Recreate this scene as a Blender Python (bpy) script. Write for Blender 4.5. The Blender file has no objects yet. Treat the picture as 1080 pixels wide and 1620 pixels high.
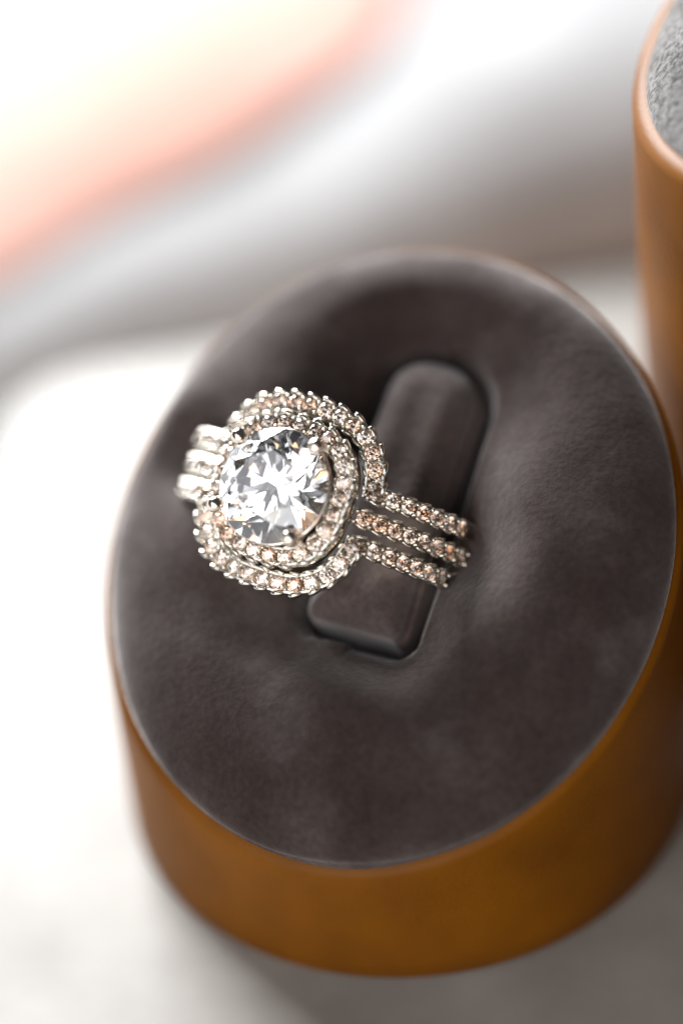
# Close-up of a diamond ring on a slanted suede ring stand.  1 Blender unit = 1 cm.
import bpy, bmesh, math, random
import numpy as np
from mathutils import Vector, Matrix

random.seed(7)
rng = np.random.default_rng(7)
S = bpy.context.scene
S.unit_settings.system = 'METRIC'
S.unit_settings.scale_length = 0.01
COL = S.collection

# ------------------------------------------------------------------ camera
E_, RO = math.radians(43), math.radians(6)
fw = Vector((0, math.cos(E_), -math.sin(E_)))
r0, u0 = Vector((1, 0, 0)), Vector((0, math.sin(E_), math.cos(E_)))
rt = r0 * math.cos(RO) - u0 * math.sin(RO)
up = u0 * math.cos(RO) + r0 * math.sin(RO)
cd = bpy.data.cameras.new('camera')
cam = bpy.data.objects.new('camera', cd)
COL.objects.link(cam)
cam.matrix_world = Matrix(((rt.x, up.x, -fw.x, -0.24975), (rt.y, up.y, -fw.y, -18.49075), (rt.z, up.z, -fw.z, 19.34122), (0, 0, 0, 1)))
cd.sensor_fit = 'HORIZONTAL'
cd.sensor_width = 24.0
cd.lens = 160.0
cd.clip_start, cd.clip_end = 0.5, 1000
cd.dof.use_dof = True
cd.dof.focus_distance = 25.09
cd.dof.aperture_fstop = 0.160 / (2 * 1.3)
S.camera = cam

# ------------------------------------------------------------------ light
W = bpy.data.worlds.new('World')
S.world = W
W.use_nodes = True
bg = W.node_tree.nodes['Background']
bg.inputs[0].default_value = (0.80, 0.86, 0.92, 1)
bg.inputs[1].default_value = 0.05

def area(name, loc, target, sx, sy, power, col):
    l = bpy.data.lights.new(name, 'AREA')
    l.shape, l.size, l.size_y = 'RECTANGLE', sx, sy
    l.energy, l.color = power, col
    o = bpy.data.objects.new(name, l)
    COL.objects.link(o)
    o.location = loc
    o.rotation_euler = (Vector(target) - Vector(loc)).to_track_quat('-Z', 'Y').to_euler()
    return o

def around(az, el, d):
    a, e = math.radians(az), math.radians(el)
    return (d * math.cos(a) * math.cos(e), d * math.sin(a) * math.cos(e), d * math.sin(e) + 1)

# big bright window behind and to the left; dimmer unseen fill panels added on the camera's side to brighten the stone
area('window_light', around(111, 25, 62), (0, 2, 1), 36, 24, 158000, (0.98, 0.99, 1.0))
area('fill_panel_light', around(204, 41, 90), (0, 0, 1), 44, 44, 10500, (0.95, 0.94, 1.0))
area('fill_panel_light', around(236, 18, 90), (0, 0, 1), 56, 46, 38000, (1.0, 0.96, 0.91))
area('fill_panel_light', around(262, 15, 90), (0, 0, 1), 28, 34, 12500, (0.98, 0.98, 1.0))
area('fill_panel_light', around(242, 44, 90), (0, 0, 1), 62, 34, 11500, (0.97, 0.98, 1.0))
area('warm_fill_light', around(281, 17, 80), (0, 0, 1), 16, 26, 5000, (1.0, 0.56, 0.30))  # unseen warm fill, added for orange glints in the stone

S.view_settings.view_transform = 'Standard'
S.view_settings.look = 'None'
S.view_settings.exposure = 0.0
S.view_settings.gamma = 1.0

S.render.engine = 'CYCLES'
cy = S.cycles
cy.use_denoising = True
cy.denoiser = 'OPENIMAGEDENOISE'
cy.denoising_input_passes = 'RGB_ALBEDO_NORMAL'
cy.max_bounces = 24
cy.transmission_bounces = 24
cy.glossy_bounces = 8
cy.diffuse_bounces = 4
cy.sample_clamp_indirect = 12
cy.blur_glossy = 0.3
cy.use_adaptive_sampling = False

# ------------------------------------------------------------------ materials
def mat(name):
    m = bpy.data.materials.new(name)
    m.use_nodes = True
    nt = m.node_tree
    return m, nt, nt.nodes['Principled BSDF']

def node(nt, t, **kw):
    n = nt.nodes.new(t)
    for k, v in kw.items():
        if k in n.inputs:
            n.inputs[k].default_value = v
        else:
            setattr(n, k, v)
    return n

def ramp(nt, fac, stops):
    r = nt.nodes.new('ShaderNodeValToRGB')
    el = r.color_ramp.elements
    while len(el) < len(stops):
        el.new(0.5)
    for e, (p, c) in zip(el, stops):
        e.position, e.color = p, (*c, 1)
    nt.links.new(fac, r.inputs[0])
    return r.outputs[0]

def suede(name, dark, mid, light, grain, bump, sheen):
    m, nt, b = mat(name)
    L = nt.links.new
    tc = node(nt, 'ShaderNodeTexCoord')
    big = node(nt, 'ShaderNodeTexNoise', Scale=1.9, Detail=4.0, Roughness=0.6)
    fine = node(nt, 'ShaderNodeTexNoise', Scale=27.0, Detail=2.0, Roughness=0.6)
    L(tc.outputs['Object'], big.inputs['Vector'])
    L(tc.outputs['Object'], fine.inputs['Vector'])
    c1 = ramp(nt, big.outputs['Fac'], [(0.3, dark), (0.52, mid), (0.72, light)])
    c2 = ramp(nt, fine.outputs['Fac'], [(0.32, (1 - grain,) * 3), (0.66, (1 + grain * .6,) * 3)])
    mx = node(nt, 'ShaderNodeMix', data_type='RGBA', blend_type='MULTIPLY')
    mx.inputs['Factor'].default_value = 1.0
    L(c1, mx.inputs[6]); L(c2, mx.inputs[7])
    L(mx.outputs[2], b.inputs['Base Color'])
    b.inputs['Roughness'].default_value = 0.95
    b.inputs['Specular IOR Level'].default_value = 0.15
    sw = node(nt, 'ShaderNodeMapRange')          # brushed nap: patches that catch the light more or less
    sw.inputs['From Min'].default_value, sw.inputs['From Max'].default_value = .32, .70
    sw.inputs['To Min'].default_value, sw.inputs['To Max'].default_value = sheen * .45, min(1, sheen * 1.4)
    L(big.outputs['Fac'], sw.inputs['Value']); L(sw.outputs[0], b.inputs['Sheen Weight'])
    b.inputs['Sheen Roughness'].default_value = 0.42
    b.inputs['Sheen Tint'].default_value = (0.90, 0.88, 0.87, 1)
    bp = node(nt, 'ShaderNodeBump', Strength=bump, Distance=0.02)
    L(fine.outputs['Fac'], bp.inputs['Height'])
    L(bp.outputs[0], b.inputs['Normal'])
    return m

def leather():
    m, nt, b = mat('amber_leather')
    L = nt.links.new
    tc = node(nt, 'ShaderNodeTexCoord')
    n = node(nt, 'ShaderNodeTexNoise', Scale=1.6, Detail=4.0)
    g = node(nt, 'ShaderNodeTexVoronoi', Scale=38.0)
    L(tc.outputs['Object'], n.inputs['Vector']); L(tc.outputs['Object'], g.inputs['Vector'])
    c = ramp(nt, n.outputs['Fac'], [(0.3, (0.125, 0.041, 0.0002)), (0.7, (0.185, 0.063, 0.0004))])
    L(c, b.inputs['Base Color'])
    b.inputs['Roughness'].default_value = 0.5
    b.inputs['Specular IOR Level'].default_value = 0.15
    bp = node(nt, 'ShaderNodeBump', Strength=0.10, Distance=0.01)
    L(g.outputs['Distance'], bp.inputs['Height']); L(bp.outputs[0], b.inputs['Normal'])
    return m

def metal(name, col, rough):
    m, nt, b = mat(name)
    L = nt.links.new
    tc = node(nt, 'ShaderNodeTexCoord')
    n = node(nt, 'ShaderNodeTexNoise', Scale=22.0, Detail=3.0)
    L(tc.outputs['Object'], n.inputs['Vector'])
    r = node(nt, 'ShaderNodeMapRange')
    r.inputs['To Min'].default_value, r.inputs['To Max'].default_value = rough * 0.6, rough * 1.5
    L(n.outputs['Fac'], r.inputs['Value']); L(r.outputs[0], b.inputs['Roughness'])
    b.inputs['Base Color'].default_value = (*col, 1)
    b.inputs['Metallic'].default_value = 1.0
    bp = node(nt, 'ShaderNodeBump', Strength=0.12, Distance=0.01)
    L(n.outputs['Fac'], bp.inputs['Height']); L(bp.outputs[0], b.inputs['Normal'])
    return m

def gem(name, iors, cols):
    m = bpy.data.materials.new(name)
    m.use_nodes = True
    nt = m.node_tree
    nt.nodes.remove(nt.nodes['Principled BSDF'])
    out = nt.nodes['Material Output']
    prev = None
    for i, c in zip(iors, cols):
        g = node(nt, 'ShaderNodeBsdfGlass', Roughness=0.0, IOR=i)
        g.inputs['Color'].default_value = (*c, 1)
        if prev is None:
            prev = g.outputs[0]
        else:
            a = nt.nodes.new('ShaderNodeAddShader')
            nt.links.new(prev, a.inputs[0]); nt.links.new(g.outputs[0], a.inputs[1])
            prev = a.outputs[0]
    if name.startswith('champagne'):          # every small stone has its own depth of colour
        oi = nt.nodes.new('ShaderNodeObjectInfo')
        nt.links.new(ramp(nt, oi.outputs['Random'], [(0.0, (0.98, 0.955, 0.93)), (0.55, (0.95, 0.905, 0.87)), (1.0, (0.93, 0.85, 0.79))]), g.inputs['Color'])
    nt.links.new(prev, out.inputs['Surface'])
    return m

def plain(name, stops, scale, rough, bump=0.0, bscale=20.0, spec=0.4):
    m, nt, b = mat(name)
    L = nt.links.new
    tc = node(nt, 'ShaderNodeTexCoord')
    n = node(nt, 'ShaderNodeTexNoise', Scale=scale, Detail=5.0)
    L(tc.outputs['Object'], n.inputs['Vector'])
    L(ramp(nt, n.outputs['Fac'], stops), b.inputs['Base Color'])
    b.inputs['Roughness'].default_value = rough
    b.inputs['Specular IOR Level'].default_value = spec
    if bump:
        k = node(nt, 'ShaderNodeTexNoise', Scale=bscale, Detail=3.0)
        L(tc.outputs['Object'], k.inputs['Vector'])
        bp = node(nt, 'ShaderNodeBump', Strength=bump, Distance=0.02)
        L(k.outputs['Fac'], bp.inputs['Height']); L(bp.outputs[0], b.inputs['Normal'])
    return m

M_SUEDE = suede('taupe_suede', (0.030, 0.020, 0.018), (0.045, 0.032, 0.030), (0.074, 0.060, 0.057), .20, .2, .95)
M_SUEDE_LIT = suede('taupe_suede_lit', (0.050, 0.037, 0.035), (0.072, 0.055, 0.052), (0.098, 0.080, 0.077), .20, .2, 1.0)  # same suede lightened for the tongue: light on it put into the colour
M_GREY = suede('grey_suede', (0.085, 0.083, 0.08), (0.12, 0.118, 0.115), (0.155, 0.153, 0.15), .75, .8, .3)
M_LEATHER = leather()
M_SILVER = metal('white_gold', (0.80, 0.765, 0.69), 0.11)
M_PRONG = metal('warm_white_gold', (0.92, 0.83, 0.72), 0.14)
M_DIAMOND = gem('clear_stone', (2.3,), ((1, 1, 1),))
M_PAVE = gem('champagne_stone', (2.3,), ((1.0, 0.91, 0.84),))
M_TRAY = plain('white_lacquer', [(0.35, (0.245, 0.23, 0.21)), (0.68, (0.335, 0.317, 0.293))], 1.1, 0.42)
M_CLOTH = plain('white_cotton', [(0.3, (0.40, 0.40, 0.405)), (0.7, (0.48, 0.485, 0.49))], 1.2, 0.9, 0.12, 9, 0.1)
M_PEACH = plain('peach_satin', [(0.3, (0.54, 0.285, 0.225)), (0.7, (0.60, 0.34, 0.28))], 0.8, 0.6, 0.2, 6, 0.2)
M_TABLE = plain('grey_tabletop', [(0.3, (0.42, 0.42, 0.43)), (0.7, (0.52, 0.52, 0.53))], 0.5, 0.6)

# ------------------------------------------------------------------ mesh helpers
class MB:
    def __init__(s):
        s.v, s.f, s.n = [], [], 0
    def add(s, V, Fs):
        V = np.asarray(V, float)
        s.v.append(V)
        s.f += [tuple(i + s.n for i in q) for q in Fs]
        s.n += len(V)
    def mesh(s, name, m, smooth=True, recalc=True):
        me = bpy.data.meshes.new(name)
        me.from_pydata(np.concatenate(s.v).tolist(), [], s.f)
        if recalc:
            bm = bmesh.new(); bm.from_mesh(me)
            bmesh.ops.recalc_face_normals(bm, faces=bm.faces)
            bm.to_mesh(me); bm.free()
        me.materials.append(m)
        me.polygons.foreach_set('use_smooth', [smooth] * len(me.polygons))
        return me
    def build(s, name, m, parent=None, smooth=True, sharp=None):
        me = s.mesh(name, m, smooth)
        if sharp:
            me.set_sharp_from_angle(angle=math.radians(sharp))
        return link(name, me, parent)

def link(name, me, parent=None, mtx=None):
    o = bpy.data.objects.new(name, me)
    COL.objects.link(o)
    if parent is not None:
        o.parent = parent
    if mtx is not None:
        o.matrix_local = mtx
    return o

def tag(o, label=None, cat=None, group=None, kind=None):
    for k, v in (('label', label), ('category', cat), ('group', group), ('kind', kind)):
        if v:
            o[k] = v
    return o

def grid_faces(nu, nv, wrap_v=True):
    out = []
    for i in range(nu - 1):
        for j in range(nv if wrap_v else nv - 1):
            k = (j + 1) % nv
            out.append((i * nv + j, i * nv + k, (i + 1) * nv + k, (i + 1) * nv + j))
    return out

def ball(nu=6, nv=10):
    V = [(0, 0, 1)]
    for i in range(1, nu):
        a = math.pi * i / nu
        for j in range(nv):
            b = 2 * math.pi * j / nv
            V.append((math.sin(a) * math.cos(b), math.sin(a) * math.sin(b), math.cos(a)))
    V.append((0, 0, -1))
    Fs = [(0, 1 + j, 1 + (j + 1) % nv) for j in range(nv)]
    for i in range(nu - 2):
        for j in range(nv):
            k = (j + 1) % nv
            Fs.append((1 + i * nv + j, 1 + (i + 1) * nv + j, 1 + (i + 1) * nv + k, 1 + i * nv + k))
    e = len(V) - 1; base = 1 + (nu - 2) * nv
    Fs += [(e, base + (j + 1) % nv, base + j) for j in range(nv)]
    return np.array(V), Fs
BALL = ball()

def blob(mb, c, ax, ay, az):
    """ellipsoid with centre c and three half-axis vectors"""
    V = BALL[0]
    mb.add(np.asarray(c) + V[:, :1] * ax + V[:, 1:2] * ay + V[:, 2:] * az, BALL[1])

def sweep(mb, P, Sd, U, prof, closed=False):
    """closed profile [(side, up)] along points P with side and up vectors"""
    prof = np.array(prof)
    n, k = len(P), len(prof)
    V = (P[:, None, :] + prof[None, :, :1] * Sd[:, None, :] + prof[None, :, 1:] * U[:, None, :]).reshape(-1, 3)
    Fs = grid_faces(n, k)
    if closed:
        Fs += [((n - 1) * k + j, (n - 1) * k + (j + 1) % k, (j + 1) % k, j) for j in range(k)]
    else:
        Fs += [tuple(range(k)), tuple((n - 1) * k + j for j in range(k))[::-1]]
    mb.add(V, Fs)

def unit(a):
    return a / np.linalg.norm(a, axis=-1, keepdims=True)

# ------------------------------------------------------------------ faceted stones
def brilliant(full=True, girdle=64):
    """round brilliant of girdle radius 1, cut plane by plane out of a cylinder"""
    bm = bmesh.new()
    bmesh.ops.create_cone(bm, cap_ends=True, cap_tris=False, segments=girdle, radius1=1, radius2=1, depth=3)
    R_ = math.radians
    pl = []
    g = 0.025
    t57 = 0.56
    zt = g + (1 - t57) * math.tan(R_(34.5))
    pl.append(((0, 0, zt), (0, 0, 1)))
    def cone(az, r, z, ang, sgn):
        n = (math.sin(R_(ang)) * math.cos(az), math.sin(R_(ang)) * math.sin(az), sgn * math.cos(R_(ang)))
        pl.append(((r * math.cos(az), r * math.sin(az), z), n))
    for k in range(8):
        cone(k * math.pi / 4, 1, g, 34.5, 1)
        cone(k * math.pi / 4, 1, -g, 40.75, -1)
    if full:
        for k in range(8):
            cone((k + .5) * math.pi / 4, t57 * math.cos(math.pi / 8), zt, 22.0, 1)
        for k in range(16):
            cone((k + .5) * math.pi / 8, math.cos(math.pi / 16) * 0.997, g, 40.5, 1)
            cone((k + .5) * math.pi / 8, math.cos(math.pi / 16) * 0.997, -g, 42.3, -1)
    for co, no in pl:
        r = bmesh.ops.bisect_plane(bm, geom=bm.verts[:] + bm.edges[:] + bm.faces[:], dist=1e-6, plane_co=co, plane_no=no, clear_outer=True)
        ed = [e for e in r['geom_cut'] if isinstance(e, bmesh.types.BMEdge)]
        if len(ed) > 2:
            bmesh.ops.edgeloop_fill(bm, edges=ed)
    bmesh.ops.remove_doubles(bm, verts=bm.verts, dist=1e-4)
    bmesh.ops.recalc_face_normals(bm, faces=bm.faces)
    return bm

def stone_mesh(name, r, m, full, girdle):
    bm = brilliant(full, girdle)
    bmesh.ops.scale(bm, vec=(r, r, r), verts=bm.verts)
    me = bpy.data.meshes.new(name)
    bm.to_mesh(me); bm.free()
    me.materials.append(m)
    return me

# ------------------------------------------------------------------ setting
tb = MB()
tb.add([(-60, -30, -.9), (60, -30, -.9), (60, 90, -.9), (-60, 90, -.9), (-60, -30, -.5), (60, -30, -.5), (60, 90, -.5), (-60, 90, -.5)],
       [(0, 1, 2, 3), (4, 5, 6, 7), (0, 1, 5, 4), (1, 2, 6, 5), (2, 3, 7, 6), (3, 0, 4, 7)])
tag(tb.build('tabletop', M_TABLE, smooth=False), 'pale grey tabletop under the white tray and the cloth', kind='structure')

def rounded_outline(corners, radii, n=14):
    """counter-clockwise polygon with rounded corners"""
    out = []
    k = len(corners)
    for i in range(k):
        p, a, b = (np.array(corners[j % k], float) for j in (i, i - 1, i + 1))
        d1, d2 = unit(a - p), unit(b - p)
        half = math.acos(max(-1, min(1, float(d1 @ d2)))) / 2
        r = radii[i]
        t = r / math.tan(half)
        c = p + unit(d1 + d2) * r / math.sin(half)
        s, e = p + d1 * t - c, p + d2 * t - c
        a0 = math.atan2(s[1], s[0]); a1 = math.atan2(e[1], e[0])
        while a1 < a0:
            a1 += 2 * math.pi
        for q in range(n + 1):
            th = a0 + (a1 - a0) * q / n
            out.append(c + r * np.array((math.cos(th), math.sin(th))))
    return np.array(out)

def inset(O, d):
    t = unit(np.roll(O, -1, 0) - np.roll(O, 1, 0))
    return O + d * np.stack([-t[:, 1], t[:, 0]], 1)

def slab(mb, O, z0, z1, r, seg=6):
    """plate of outline O with a rounded upper edge"""
    rings = [np.c_[O, np.full(len(O), z0)], np.c_[O, np.full(len(O), z1 - r)]]
    for i in range(1, seg + 1):
        a = math.pi / 2 * i / seg
        rings.append(np.c_[inset(O, r * (1 - math.cos(a))), np.full(len(O), z1 - r + r * math.sin(a))])
    n = len(O)
    Fs = grid_faces(len(rings), n)
    Fs.append(tuple(range(n))[::-1])
    Fs.append(tuple((len(rings) - 1) * n + j for j in range(n)))
    mb.add(np.concatenate(rings), Fs)

tray = MB()
slab(tray, rounded_outline([(-3.4, -6), (7, -6), (7, 4.80), (-2.34, 3.80)], [.9, .9, .9, .75]), -.497, 0, .07)
tag(tray.build('white_tray', M_TRAY, sharp=50), 'white tray with a rounded corner under the two amber ring stands', 'tray')

# thick folded white cloth behind the tray: softly rounded near edge, slightly wavy top
def folded_cloth():
    mb = MB()
    A, d = np.array((-7.0, 3.28)), unit(np.array((4.2, .52)))
    q = np.array((-d[1], d[0]))
    prof = []
    r, zt, zb = .32, .62, -.497
    rx, rz = 1.9, 0.8
    prof.append((0.02, zb))
    for i in range(15):
        a = math.pi / 2 * i / 14
        prof.append((rx - rx * math.cos(a), zt - rz + rz * math.sin(a)))
    for s in np.linspace(2.3, 24, 40):
        prof.append((s, zt))
    for i in range(1, 7):
        a = math.pi / 2 * i / 6
        prof.append((24 + r * math.sin(a), zt - r + r * math.cos(a)))
    prof.append((24 + r, zb))
    prof = np.array(prof)
    us = np.linspace(0, 22, 90)
    V = []
    for u in us:
        w = .06 * math.sin(u * .9) + .03 * math.sin(u * 2.3 + 1)
        for s, z in prof:
            ks = .5 + .5 * min(1, max(0, (u - 4) / 4.5))
            p = A + d * u + q * (min(s, 1.9) * ks + max(0, s - 1.9) + w * (1 if s < 1 else 0))
            top = max(0.0, (z - zb) / (zt - zb))
            zz = z + top * (.17 * (u - 7.5) + .035 * math.sin(s * 1.1 + u * .35) + .02 * math.sin(u * 1.7 - s * .6))
            V.append((p[0], p[1], zz))
    n = len(prof)
    Fs = grid_faces(len(us), n)
    Fs += [tuple(range(n)), tuple((len(us) - 1) * n + j for j in range(n))[::-1]]
    mb.add(V, Fs)
    return mb
tag(folded_cloth().build('folded_cloth', M_CLOTH, sharp=60), 'thick folded white cloth lying out of focus behind the tray', 'cloth')

def pouch():
    mb = MB()
    nu, nv = 22, 70
    V = []
    ax = math.radians(10)
    rho = [math.sin(math.pi / 2 * i / nu) for i in range(1, nu + 1)]
    for side in (1, -1):
        for q in (rho if side == 1 else rho[::-1]):
            for j in range(nv):
                b = 2 * math.pi * j / nv
                cb, sb = math.cos(b), math.sin(b)
                sq = 1 / (abs(cb) ** 1.6 + abs(sb) ** 1.6) ** (1 / 1.6)
                wr = 1 + .02 * math.sin(7 * b) + .012 * math.sin(13 * b + 1)
                x, y = 4.4 * q * sq * cb * wr, 1.9 * q * sq * sb * wr
                z = side * (.24 if side == 1 else .06) * (1 - q ** 2.2) * (1 + .06 * math.sin(3 * x + y) + .05 * math.sin(2.2 * y - x))
                X = x * math.cos(ax) - y * math.sin(ax) - 3.5
                V.append((X, x * math.sin(ax) + y * math.cos(ax) + 6.30, z + .62 + .17 * X))
    n = 2 * nu
    Fs = grid_faces(n, nv) + [tuple(range(nv))[::-1], tuple((n - 1) * nv + j for j in range(nv))]
    mb.add(V, Fs)
    return mb
tag(pouch().build('peach_pouch', M_PEACH), 'soft peach coloured pouch, blurred, lying on the white cloth at the back', 'pouch')

# ------------------------------------------------------------------ ring stands
RW, RP = 1.635, 1.605
NP = np.array((-0.19098, -0.42895, 0.88291)); NP /= np.linalg.norm(NP)
FD = np.array((0.48623, 0.74002, 0.46471)); FD = unit(FD - NP * (FD @ NP))
TD = np.cross(FD, NP)

def lift(x, y):
    return -(NP[0] * x + NP[1] * y) / NP[2]

TONGUE = rounded_outline([(-.52, -.305), (1.12, -.285), (1.12, .255), (-.52, .28)], [.06, .25, .25, .06], 10)   # (along, across)
def to_tongue(a, b):          # the tongue's axis leans a little from the finger axis
    c, s = math.cos(-.085), math.sin(-.085)
    b = b + .03
    return c * a + s * b, -s * a + c * b

def seg_dist(P, O):
    """signed distance (negative inside) of points P to the outline O"""
    A, B = O, np.roll(O, -1, 0)
    d = np.full(len(P), 1e9)
    inside = np.zeros(len(P), bool)
    for a, b in zip(A, B):
        ab = b - a
        L2 = ab @ ab
        if L2 < 1e-12:
            continue
        t = np.clip(((P - a) @ ab) / L2, 0, 1)
        d = np.minimum(d, np.linalg.norm(P - (a + t[:, None] * ab), axis=1))
        cond = (a[1] > P[:, 1]) != (b[1] > P[:, 1])
        xi = a[0] + (P[:, 1] - a[1]) * ab[0] / (ab[1] if abs(ab[1]) > 1e-12 else 1e-12)
        inside ^= cond & (P[:, 0] < xi)
    return np.where(inside, -d, d)

def smooth01(x):
    x = np.clip(x, 0, 1)
    return x * x * (3 - 2 * x)

def make_stand(height, suede_mat, RW, RP, roll, crown, rim, proud, shift):
    root = bpy.data.objects.new('ring_stand', None)
    COL.objects.link(root)
    # --- wall: upright tube cut on the slant, rim rounded, with a groove at the pad
    mb = MB()
    nv = 160
    th = np.linspace(0, 2 * math.pi, nv, endpoint=False)
    rings = []
    def ring(r, dz, low=None):
        x, y = r * np.cos(th), r * np.sin(th)
        z = np.full(nv, low) if low is not None else height + lift(x, y) + dz
        rings.append(np.c_[x, y, z])
    ring(RW - .03, 0, 0.0); ring(RW, 0, .03)
    # height of the rim against the pad's plane: a little proud at the high back
    dirb = np.array((-NP[0], -NP[1])) / np.hypot(NP[0], NP[1])
    backness = np.cos(th) * dirb[0] + np.sin(th) * dirb[1]
    rimz = rim + proud * smooth01((backness + .2) / 1.2)
    def rring(r, dz):
        x, y = r * np.cos(th), r * np.sin(th)
        rings.append(np.c_[x, y, height + lift(x, y) + rimz + dz])
    rr_ = .05
    for q in np.linspace(.15, 1, 7):
        x, y = RW * np.cos(th), RW * np.sin(th)
        zt = height + lift(x, y) + rimz - rr_
        rings.append(np.c_[x, y, .03 + (zt - .03) * q])
    for i in range(1, 7):
        a = math.pi / 2 * i / 6
        rring(RW - rr_ * (1 - math.cos(a)), -rr_ + rr_ * math.sin(a))
    rring(RP - .02, 0); rring(RP - .05, -.02); rring(RP - .09, -.1); rring(RP - .10, -.72)
    Fs = grid_faces(len(rings), nv)
    Fs.append(tuple(range(nv))[::-1])
    Fs.append(tuple((len(rings) - 1) * nv + j for j in range(nv)))
    mb.add(np.concatenate(rings), Fs)
    mb.build('leather_wall', M_LEATHER, root, sharp=55)
    # --- suede pad: dished towards the tongue, slot around the tongue
    mb = MB()
    nr = 190
    r_in = .55
    rr = list(np.linspace(0, 1, nr - 50) ** .8 * r_in) + list(r_in + (RP - r_in) * np.sin(np.linspace(0, math.pi / 2, 51)[1:]))
    nv2 = 300
    th = np.linspace(0, 2 * math.pi, nv2, endpoint=False)
    V = []
    for r in rr:
        V.append(np.c_[r * np.cos(th), r * np.sin(th), np.zeros(nv2)])
    P = np.concatenate(V)
    z = lift(P[:, 0], P[:, 1])
    rel = np.c_[P[:, :2], z]
    a, b = rel @ FD, rel @ TD
    ta, tb_ = to_tongue(a, b)
    d = seg_dist(np.c_[ta, tb_], TONGUE)
    rad = np.hypot(P[:, 0], P[:, 1])
    edge = smooth01((RP - .02 - rad) / .5)
    h = -.27 * np.exp(-(np.maximum(d, 0) / .38) ** 2) * edge
    for b0, dep in ((.50, .12), (-1.22, .27)):                                                           # pressed in where the bands go down
        h -= dep * np.exp(-((a - .12) / .27) ** 2 - ((b - b0) / .27) ** 2)
    h += .075 * np.exp(-(((ta + .93) / .22) ** 2 + ((tb_ - .1) / .42) ** 2))                 # pinched bulge below the tongue's foot
    h += .012 * np.sin(a * 3.1 + 1) * np.sin(b * 2.7) + .006 * np.sin(a * 8 + b * 5)  # hand-padded unevenness
    slot = np.where(tb_ > 0, .13, .09)
    h -= .34 * (1 - smooth01((d - .005) / slot))
    tq = np.clip((rad - r_in) / (RP - r_in), 0, 1)
    h -= roll * (1 - np.maximum(1 - tq ** 2.0, 0) ** .5) - crown
    Q = rel + h[:, None] * NP
    Q[:, 2] += height
    rows = [Q]
    r = RP
    x, y = r * np.cos(th), r * np.sin(th)
    rows.append(np.c_[x, y, height + lift(x, y) - .20])
    V = np.concatenate(rows)
    Fs = grid_faces(nr + 1, nv2)
    dlow = np.array((NP[0], NP[1])) / np.hypot(NP[0], NP[1]) * shift
    V[:, 0] += dlow[0]; V[:, 1] += dlow[1]; V[:, 2] += lift(dlow[0], dlow[1])
    mb.add(V, Fs)
    mb.build('suede_pad', suede_mat, root)
    # --- tongue: a padded finger, its edges rolled over
    mb = MB()
    O = inset(TONGUE, .004)
    lo, hi = O[:, 0].min(), O[:, 0].max()
    na, nb = 90, 40
    q = np.linspace(0, math.pi, na)
    sa = lo + (hi - lo) * (.5 - .5 * np.cos(q))
    sa[0] += 1e-4; sa[-1] -= 1e-4
    half = []
    for a_ in sa:
        e = []
        for p0, p1 in zip(O, np.roll(O, -1, 0)):
            if (p0[0] - a_) * (p1[0] - a_) <= 0 and abs(p0[0] - p1[0]) > 1e-9:
                e.append(abs(p0[1] + (p1[1] - p0[1]) * (a_ - p0[0]) / (p1[0] - p0[0])))
        half.append(max(e) if e else .05)
    v = -np.cos(np.linspace(0, math.pi, nb))
    G = np.stack([np.repeat(sa, nb), (np.array(half)[:, None] * v[None]).ravel()], 1)
    d = np.maximum(-seg_dist(G, O), 0)
    RR_ = .20
    rel_ = np.clip(1 - d / RR_, 0, 1)
    hh = .20 + .03 * smooth01((G[:, 0] + .55) / .6) - .05 * smooth01((G[:, 0] - .2) / 1.0) - .025 * np.exp(-(((G[:, 0] - .55) / .55) ** 4 + (G[:, 1] / .17) ** 2))
    hh = hh - RR_ * (1 - np.sqrt(np.maximum(1 - rel_ ** 2, 0))) + .008 * np.sin(G[:, 0] * 9 + G[:, 1] * 7)
    def back(Pq, h_):
        c, s_ = math.cos(.085), math.sin(.085)
        a, b = c * Pq[:, 0] + s_ * Pq[:, 1], -s_ * Pq[:, 0] + c * Pq[:, 1] - .03
        return a[:, None] * FD + b[:, None] * TD + h_[:, None] * NP + np.array((0, 0, height))
    idx = [i * nb for i in range(na)] + [(na - 1) * nb + j for j in range(1, nb)] + [i * nb + nb - 1 for i in range(na - 2, -1, -1)] + [j for j in range(nb - 2, 0, -1)]
    bot = back(G[idx], np.full(len(idx), -.45))
    Fs = grid_faces(na, nb, False)
    k = na * nb
    for i in range(len(idx)):
        i2 = (i + 1) % len(idx)
        Fs.append((idx[i], idx[i2], k + i2, k + i))
    mb.add(np.concatenate([back(G, hh), bot]), Fs)
    mb.build('tongue', M_SUEDE_LIT if suede_mat is M_SUEDE else suede_mat, root)
    return root

GS = 'suede topped ring stands on the white tray'
st = make_stand(1.78, M_SUEDE, 1.652, 1.607, .35, .335, -.035, .0, .015)
tag(st, 'short round amber leather ring stand with slanted dark suede top holding the ring', 'ring stand', GS)
st2 = make_stand(4.55, M_GREY, 1.60, 1.530, .20, .15, -.06, .0, .0)
st2.location = (3.185, 1.2846, 0)
st2.rotation_euler.z = math.radians(-72)
tag(st2, 'taller amber leather ring stand with grey suede top, cut off at the right edge', 'ring stand', GS)

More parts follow.
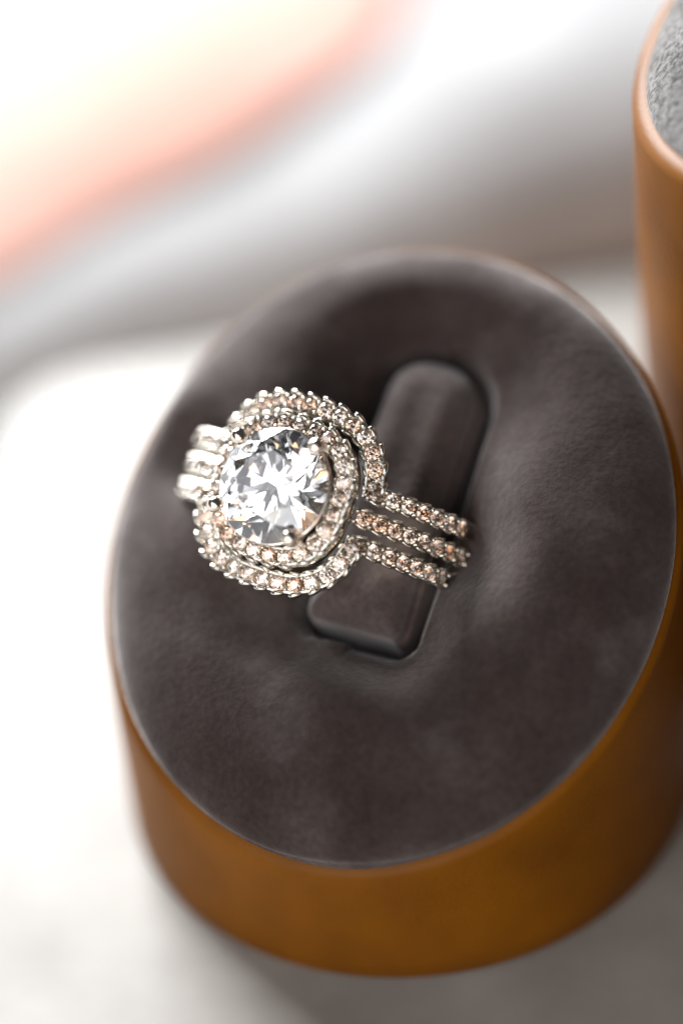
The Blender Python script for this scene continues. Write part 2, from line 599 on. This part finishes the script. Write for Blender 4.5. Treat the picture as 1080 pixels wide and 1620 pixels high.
# ------------------------------------------------------------------ the ring
RN = np.array((-0.35868, -0.51018, 0.78171)); RN = unit(RN)
RT = np.array((0.82260, -0.56859, 0.00636)); RT = unit(RT - RN * (RT @ RN))
RF = np.cross(RN, RT)
G0 = np.array((-0.60745, -0.08126, 2.42600))      # girdle centre
RC, RR = 1.03, 0.93                               # axis below the girdle, band radius
ring = bpy.data.objects.new('diamond_ring', None)
COL.objects.link(ring)
base = G0 - RN * (RC + RR)
ring.matrix_world = Matrix(((RT[0], RF[0], RN[0], base[0]), (RT[1], RF[1], RN[1], base[1]), (RT[2], RF[2], RN[2], base[2]), (0, 0, 0, 1)))
tag(ring, 'silver ring with large round clear stone in double halo and three stone-set bands', 'ring')
Z0 = RC + RR                                      # local height of the girdle plane
AX = Z0 - RC                                      # local height of the ring axis

link('centre_stone', stone_mesh('centre_stone', .325, M_DIAMOND, True, 64), ring, Matrix.Translation((0, 0, Z0)) @ Matrix.Rotation(math.radians(9), 4, 'Z'))
PAVE = [stone_mesh('pave_stone', .0418, M_PAVE, True, 16), ]

def frames(P, U, closed):
    if closed:
        t = unit(np.roll(P, -1, 0) - np.roll(P, 1, 0))
    else:
        t = unit(np.gradient(P, axis=0))
    U = unit(U - t * (U * t).sum(1, keepdims=True))
    return t, np.cross(t, U), U

def resample(P, U, n, closed, off=0.0):
    Q = np.vstack([P, P[:1]]) if closed else P
    X = np.vstack([U, U[:1]]) if closed else U
    s = np.r_[0, np.cumsum(np.linalg.norm(np.diff(Q, axis=0), axis=1))]
    t = (np.arange(n) + off) / n * s[-1] if closed else np.linspace(0, s[-1], n)
    return np.stack([np.interp(t, s, Q[:, i]) for i in range(3)], 1), np.stack([np.interp(t, s, X[:, i]) for i in range(3)], 1), s[-1]

def row_profile(w, depth):
    return [(-w, -depth), (-w, -.006), (-w + .006, .002), (-w + .016, .002), (-w + .021, -.05), (w - .018, -.05), (w - .016, .002), (w - .006, .002), (w, -.006), (w, -depth)]

def pave_row(name, P, U, closed, pave=(0, 1), w=.058, depth=.13, pitch=.094, lobes=(1, 1), lobe=((.04, .012, .02), (.04, .012, .02))):
    """a metal channel along P with a row of stones, beads and scalloped edges; stones only on the share pave of its length"""
    P2, U2, L = resample(P, U, max(60, int(len(P))), closed)
    t, sd, u = frames(P2, U2, closed)
    mb = MB()
    sweep(mb, P2, sd, u, row_profile(w, depth), closed)
    n = max(1, int(round(L * (pave[1] - pave[0]) / pitch)))
    s = np.r_[0, np.cumsum(np.linalg.norm(np.diff(np.vstack([P2, P2[:1]]) if closed else P2, axis=0), axis=1))]
    def at(x):
        f = lambda A: np.array([np.interp(x * s[-1], s, (np.vstack([A, A[:1]]) if closed else A)[:, i]) for i in range(3)])
        p, uu, tt = f(P2), unit(f(u)), unit(f(t))
        uu = unit(uu - tt * (uu @ tt))
        return p, tt, np.cross(tt, uu), uu
    spots = []
    for i in range(n):
        x = pave[0] + (pave[1] - pave[0]) * (i + .5) / n
        p, tt, ss, uu = at(x)
        spots.append((p, tt, ss, uu))
        for k, side in enumerate((-1, 1)):
            if lobes[k]:
                j = rng.normal(0, .0016, 3)
                tw = .22 * side
                ax = unit(tt * math.cos(tw) + ss * math.sin(tw)); ay = np.cross(uu, ax)
                blob(mb, p + ss * side * (w + lobe[k][1] * .35 - .006) - uu * .010 + j, ax * lobe[k][0], ay * lobe[k][1], uu * lobe[k][2])
        x2 = pave[0] + (pave[1] - pave[0]) * i / n
        p, tt, ss, uu = at(x2)
        for side in (-1, 1):
            blob(mb, p + ss * side * .030 + uu * .004 + rng.normal(0, .0012, 3), tt * .013, ss * .013, uu * .017)
    o = mb.build(name, M_SILVER, ring, sharp=40)
    for p, tt, ss, uu in spots:
        tl = rng.normal(0, .09, 2)
        uu = unit(uu + tl[0] * tt + tl[1] * ss)
        tt = unit(tt - uu * (tt @ uu)); ss = np.cross(uu, tt)
        c = p + uu * .004
        m = Matrix(((tt[0], ss[0], uu[0], c[0]), (tt[1], ss[1], uu[1], c[1]), (tt[2], ss[2], uu[2], c[2]), (0, 0, 0, 1)))
        link('pave_stone', PAVE[0], o, m @ Matrix.Rotation(random.random() * 6.28, 4, 'Z'))
    return o

def superell(a, b, n, e, t0=0.0, t1=2 * math.pi, end=False):
    t = np.linspace(t0, t1, n, endpoint=end)
    c, s = np.cos(t), np.sin(t)
    k = (np.abs(c) ** e + np.abs(s) ** e) ** (-1 / e)
    return a * k * c, b * k * s

# inner halo
x, y = superell(.360, .364, 240, 2.65)
P = np.c_[x, y, np.full(240, Z0 - .105)]
U = np.c_[x * .25, y * .25, np.ones(240)]
pave_row('halo', P, U, True, w=.0545, pitch=.0945, lobe=((.036, .011, .018), (.046, .017, .028)))

# middle band (full hoop, stones on the shoulders only)
def band_pts(phi, F, r=RR):
    return np.c_[r * np.sin(phi), np.full_like(phi, F), AX + r * np.cos(phi)], np.c_[np.sin(phi), 0 * phi, np.cos(phi)]
def arc(p0, p1, F, n):
    return band_pts(np.radians(np.linspace(p0, p1, n)), F)
def hoop(name, F):
    """the plain lower part of a band"""
    P, U = arc(86, 274, F, 90)
    t, sd, u = frames(P, U, False)
    mb = MB()
    w = .051
    sweep(mb, P, sd, u, [(-w, -.12), (-w, -.02), (-w + .02, 0), (w - .02, 0), (w, -.02), (w, -.12)])
    return mb.build(name, M_SILVER, ring, sharp=40)

for sgn in (1, -1):
    P, U = arc(28 * sgn, 86 * sgn, 0, 60)
    lb = (.043, .010, .018) if sgn == 1 else (.060, .015, .026)
    pave_row('middle_shoulder', P, U, False, (0, 1), w=.051, depth=.12, lobe=(lb, lb))
hoop('middle_hoop', 0.0)

# guard bands: shoulder, arc round the halo, shoulder
OF = .149
for sgn in (1, -1):
    t_end = math.asin(.235)
    tt = np.linspace(t_end, math.pi - t_end, 140)
    c, s = np.cos(tt), np.sin(tt)
    e = 2.75
    k = (np.abs(c) ** e + np.abs(s) ** e) ** (-1 / e)
    hx, hy = .474 * k * c, sgn * .496 * k * s
    dip = .185 + .055 * (np.abs(hx) / .474) ** 2.5
    P = np.c_[hx, hy, Z0 - dip]
    U = np.c_[hx * .5, hy * .35, np.ones(140)]
    pave_row('guard_halo', P, U, False, (.01, .99), pitch=.096, w=.057, lobe=((.040, .012, .020), (.049, .019, .033))[::sgn])
    for s2 in (1, -1):
        P, U = arc(29.5 * s2, 86 * s2, sgn * OF, 60)
        last = .72 if (sgn == 1 and s2 == 1) else 1.0
        lb = (.043, .010, .018) if s2 == 1 else (.060, .015, .026)
        pave_row('guard_shoulder', P, U, False, (.0, last), w=.051, depth=.12, lobe=(lb, lb))
    hoop('guard_hoop', sgn * OF)

# gallery under the centre stone and the four prongs
mb = MB()
th = np.linspace(0, 2 * math.pi, 72, endpoint=False)
for r, z, q in ((.322, -.035, .011), (.25, -.15, .016)):
    P = np.c_[r * np.cos(th), r * np.sin(th), np.full(72, Z0 + z)]
    U = np.tile((0, 0, 1.0), (72, 1))
    t, sd, u = frames(P, U, True)
    sweep(mb, P, sd, u, [(q * math.cos(a), q * math.sin(a)) for a in np.linspace(0, 2 * math.pi, 8, endpoint=False)], True)
mb.build('gallery', M_PRONG, ring)

def prong(az):
    mb = MB()
    d = np.array((math.cos(az), math.sin(az), 0)); zv = np.array((0, 0, 1.0)); sd = np.cross(zv, d)
    pts = [(.20, -.30, .030), (.27, -.16, .032), (.325, -.06, .034), (.350, .0, .036), (.350, .035, .037), (.338, .065, .034), (.322, .083, .024), (.312, .089, .009)]
    rings = []
    for r, z, q in pts:
        a = np.linspace(0, 2 * math.pi, 12, endpoint=False)
        rings.append((d * r + zv * (Z0 + z))[None] + np.cos(a)[:, None] * d * q + np.sin(a)[:, None] * sd * q)
    Fs = grid_faces(len(rings), 12) + [tuple(range(12))[::-1], tuple((len(rings) - 1) * 12 + j for j in range(12))]
    mb.add(np.concatenate(rings), Fs)
    # rounded claw head
    blob(mb, d * .335 + zv * (Z0 + .055), d * .052, sd * .050, zv * .045)
    return mb.build('prong', M_PRONG, ring)
for dx, dy in ((-54, 85), (71, 56), (-97, -37), (31, -82)):
    # azimuths of the four claws in the ring's own plane
    det = .906
    al, be = (dx * .937 - dy * .345) / det, (.858 * dy + .295 * dx) / det
    prong(math.atan2(be, al))
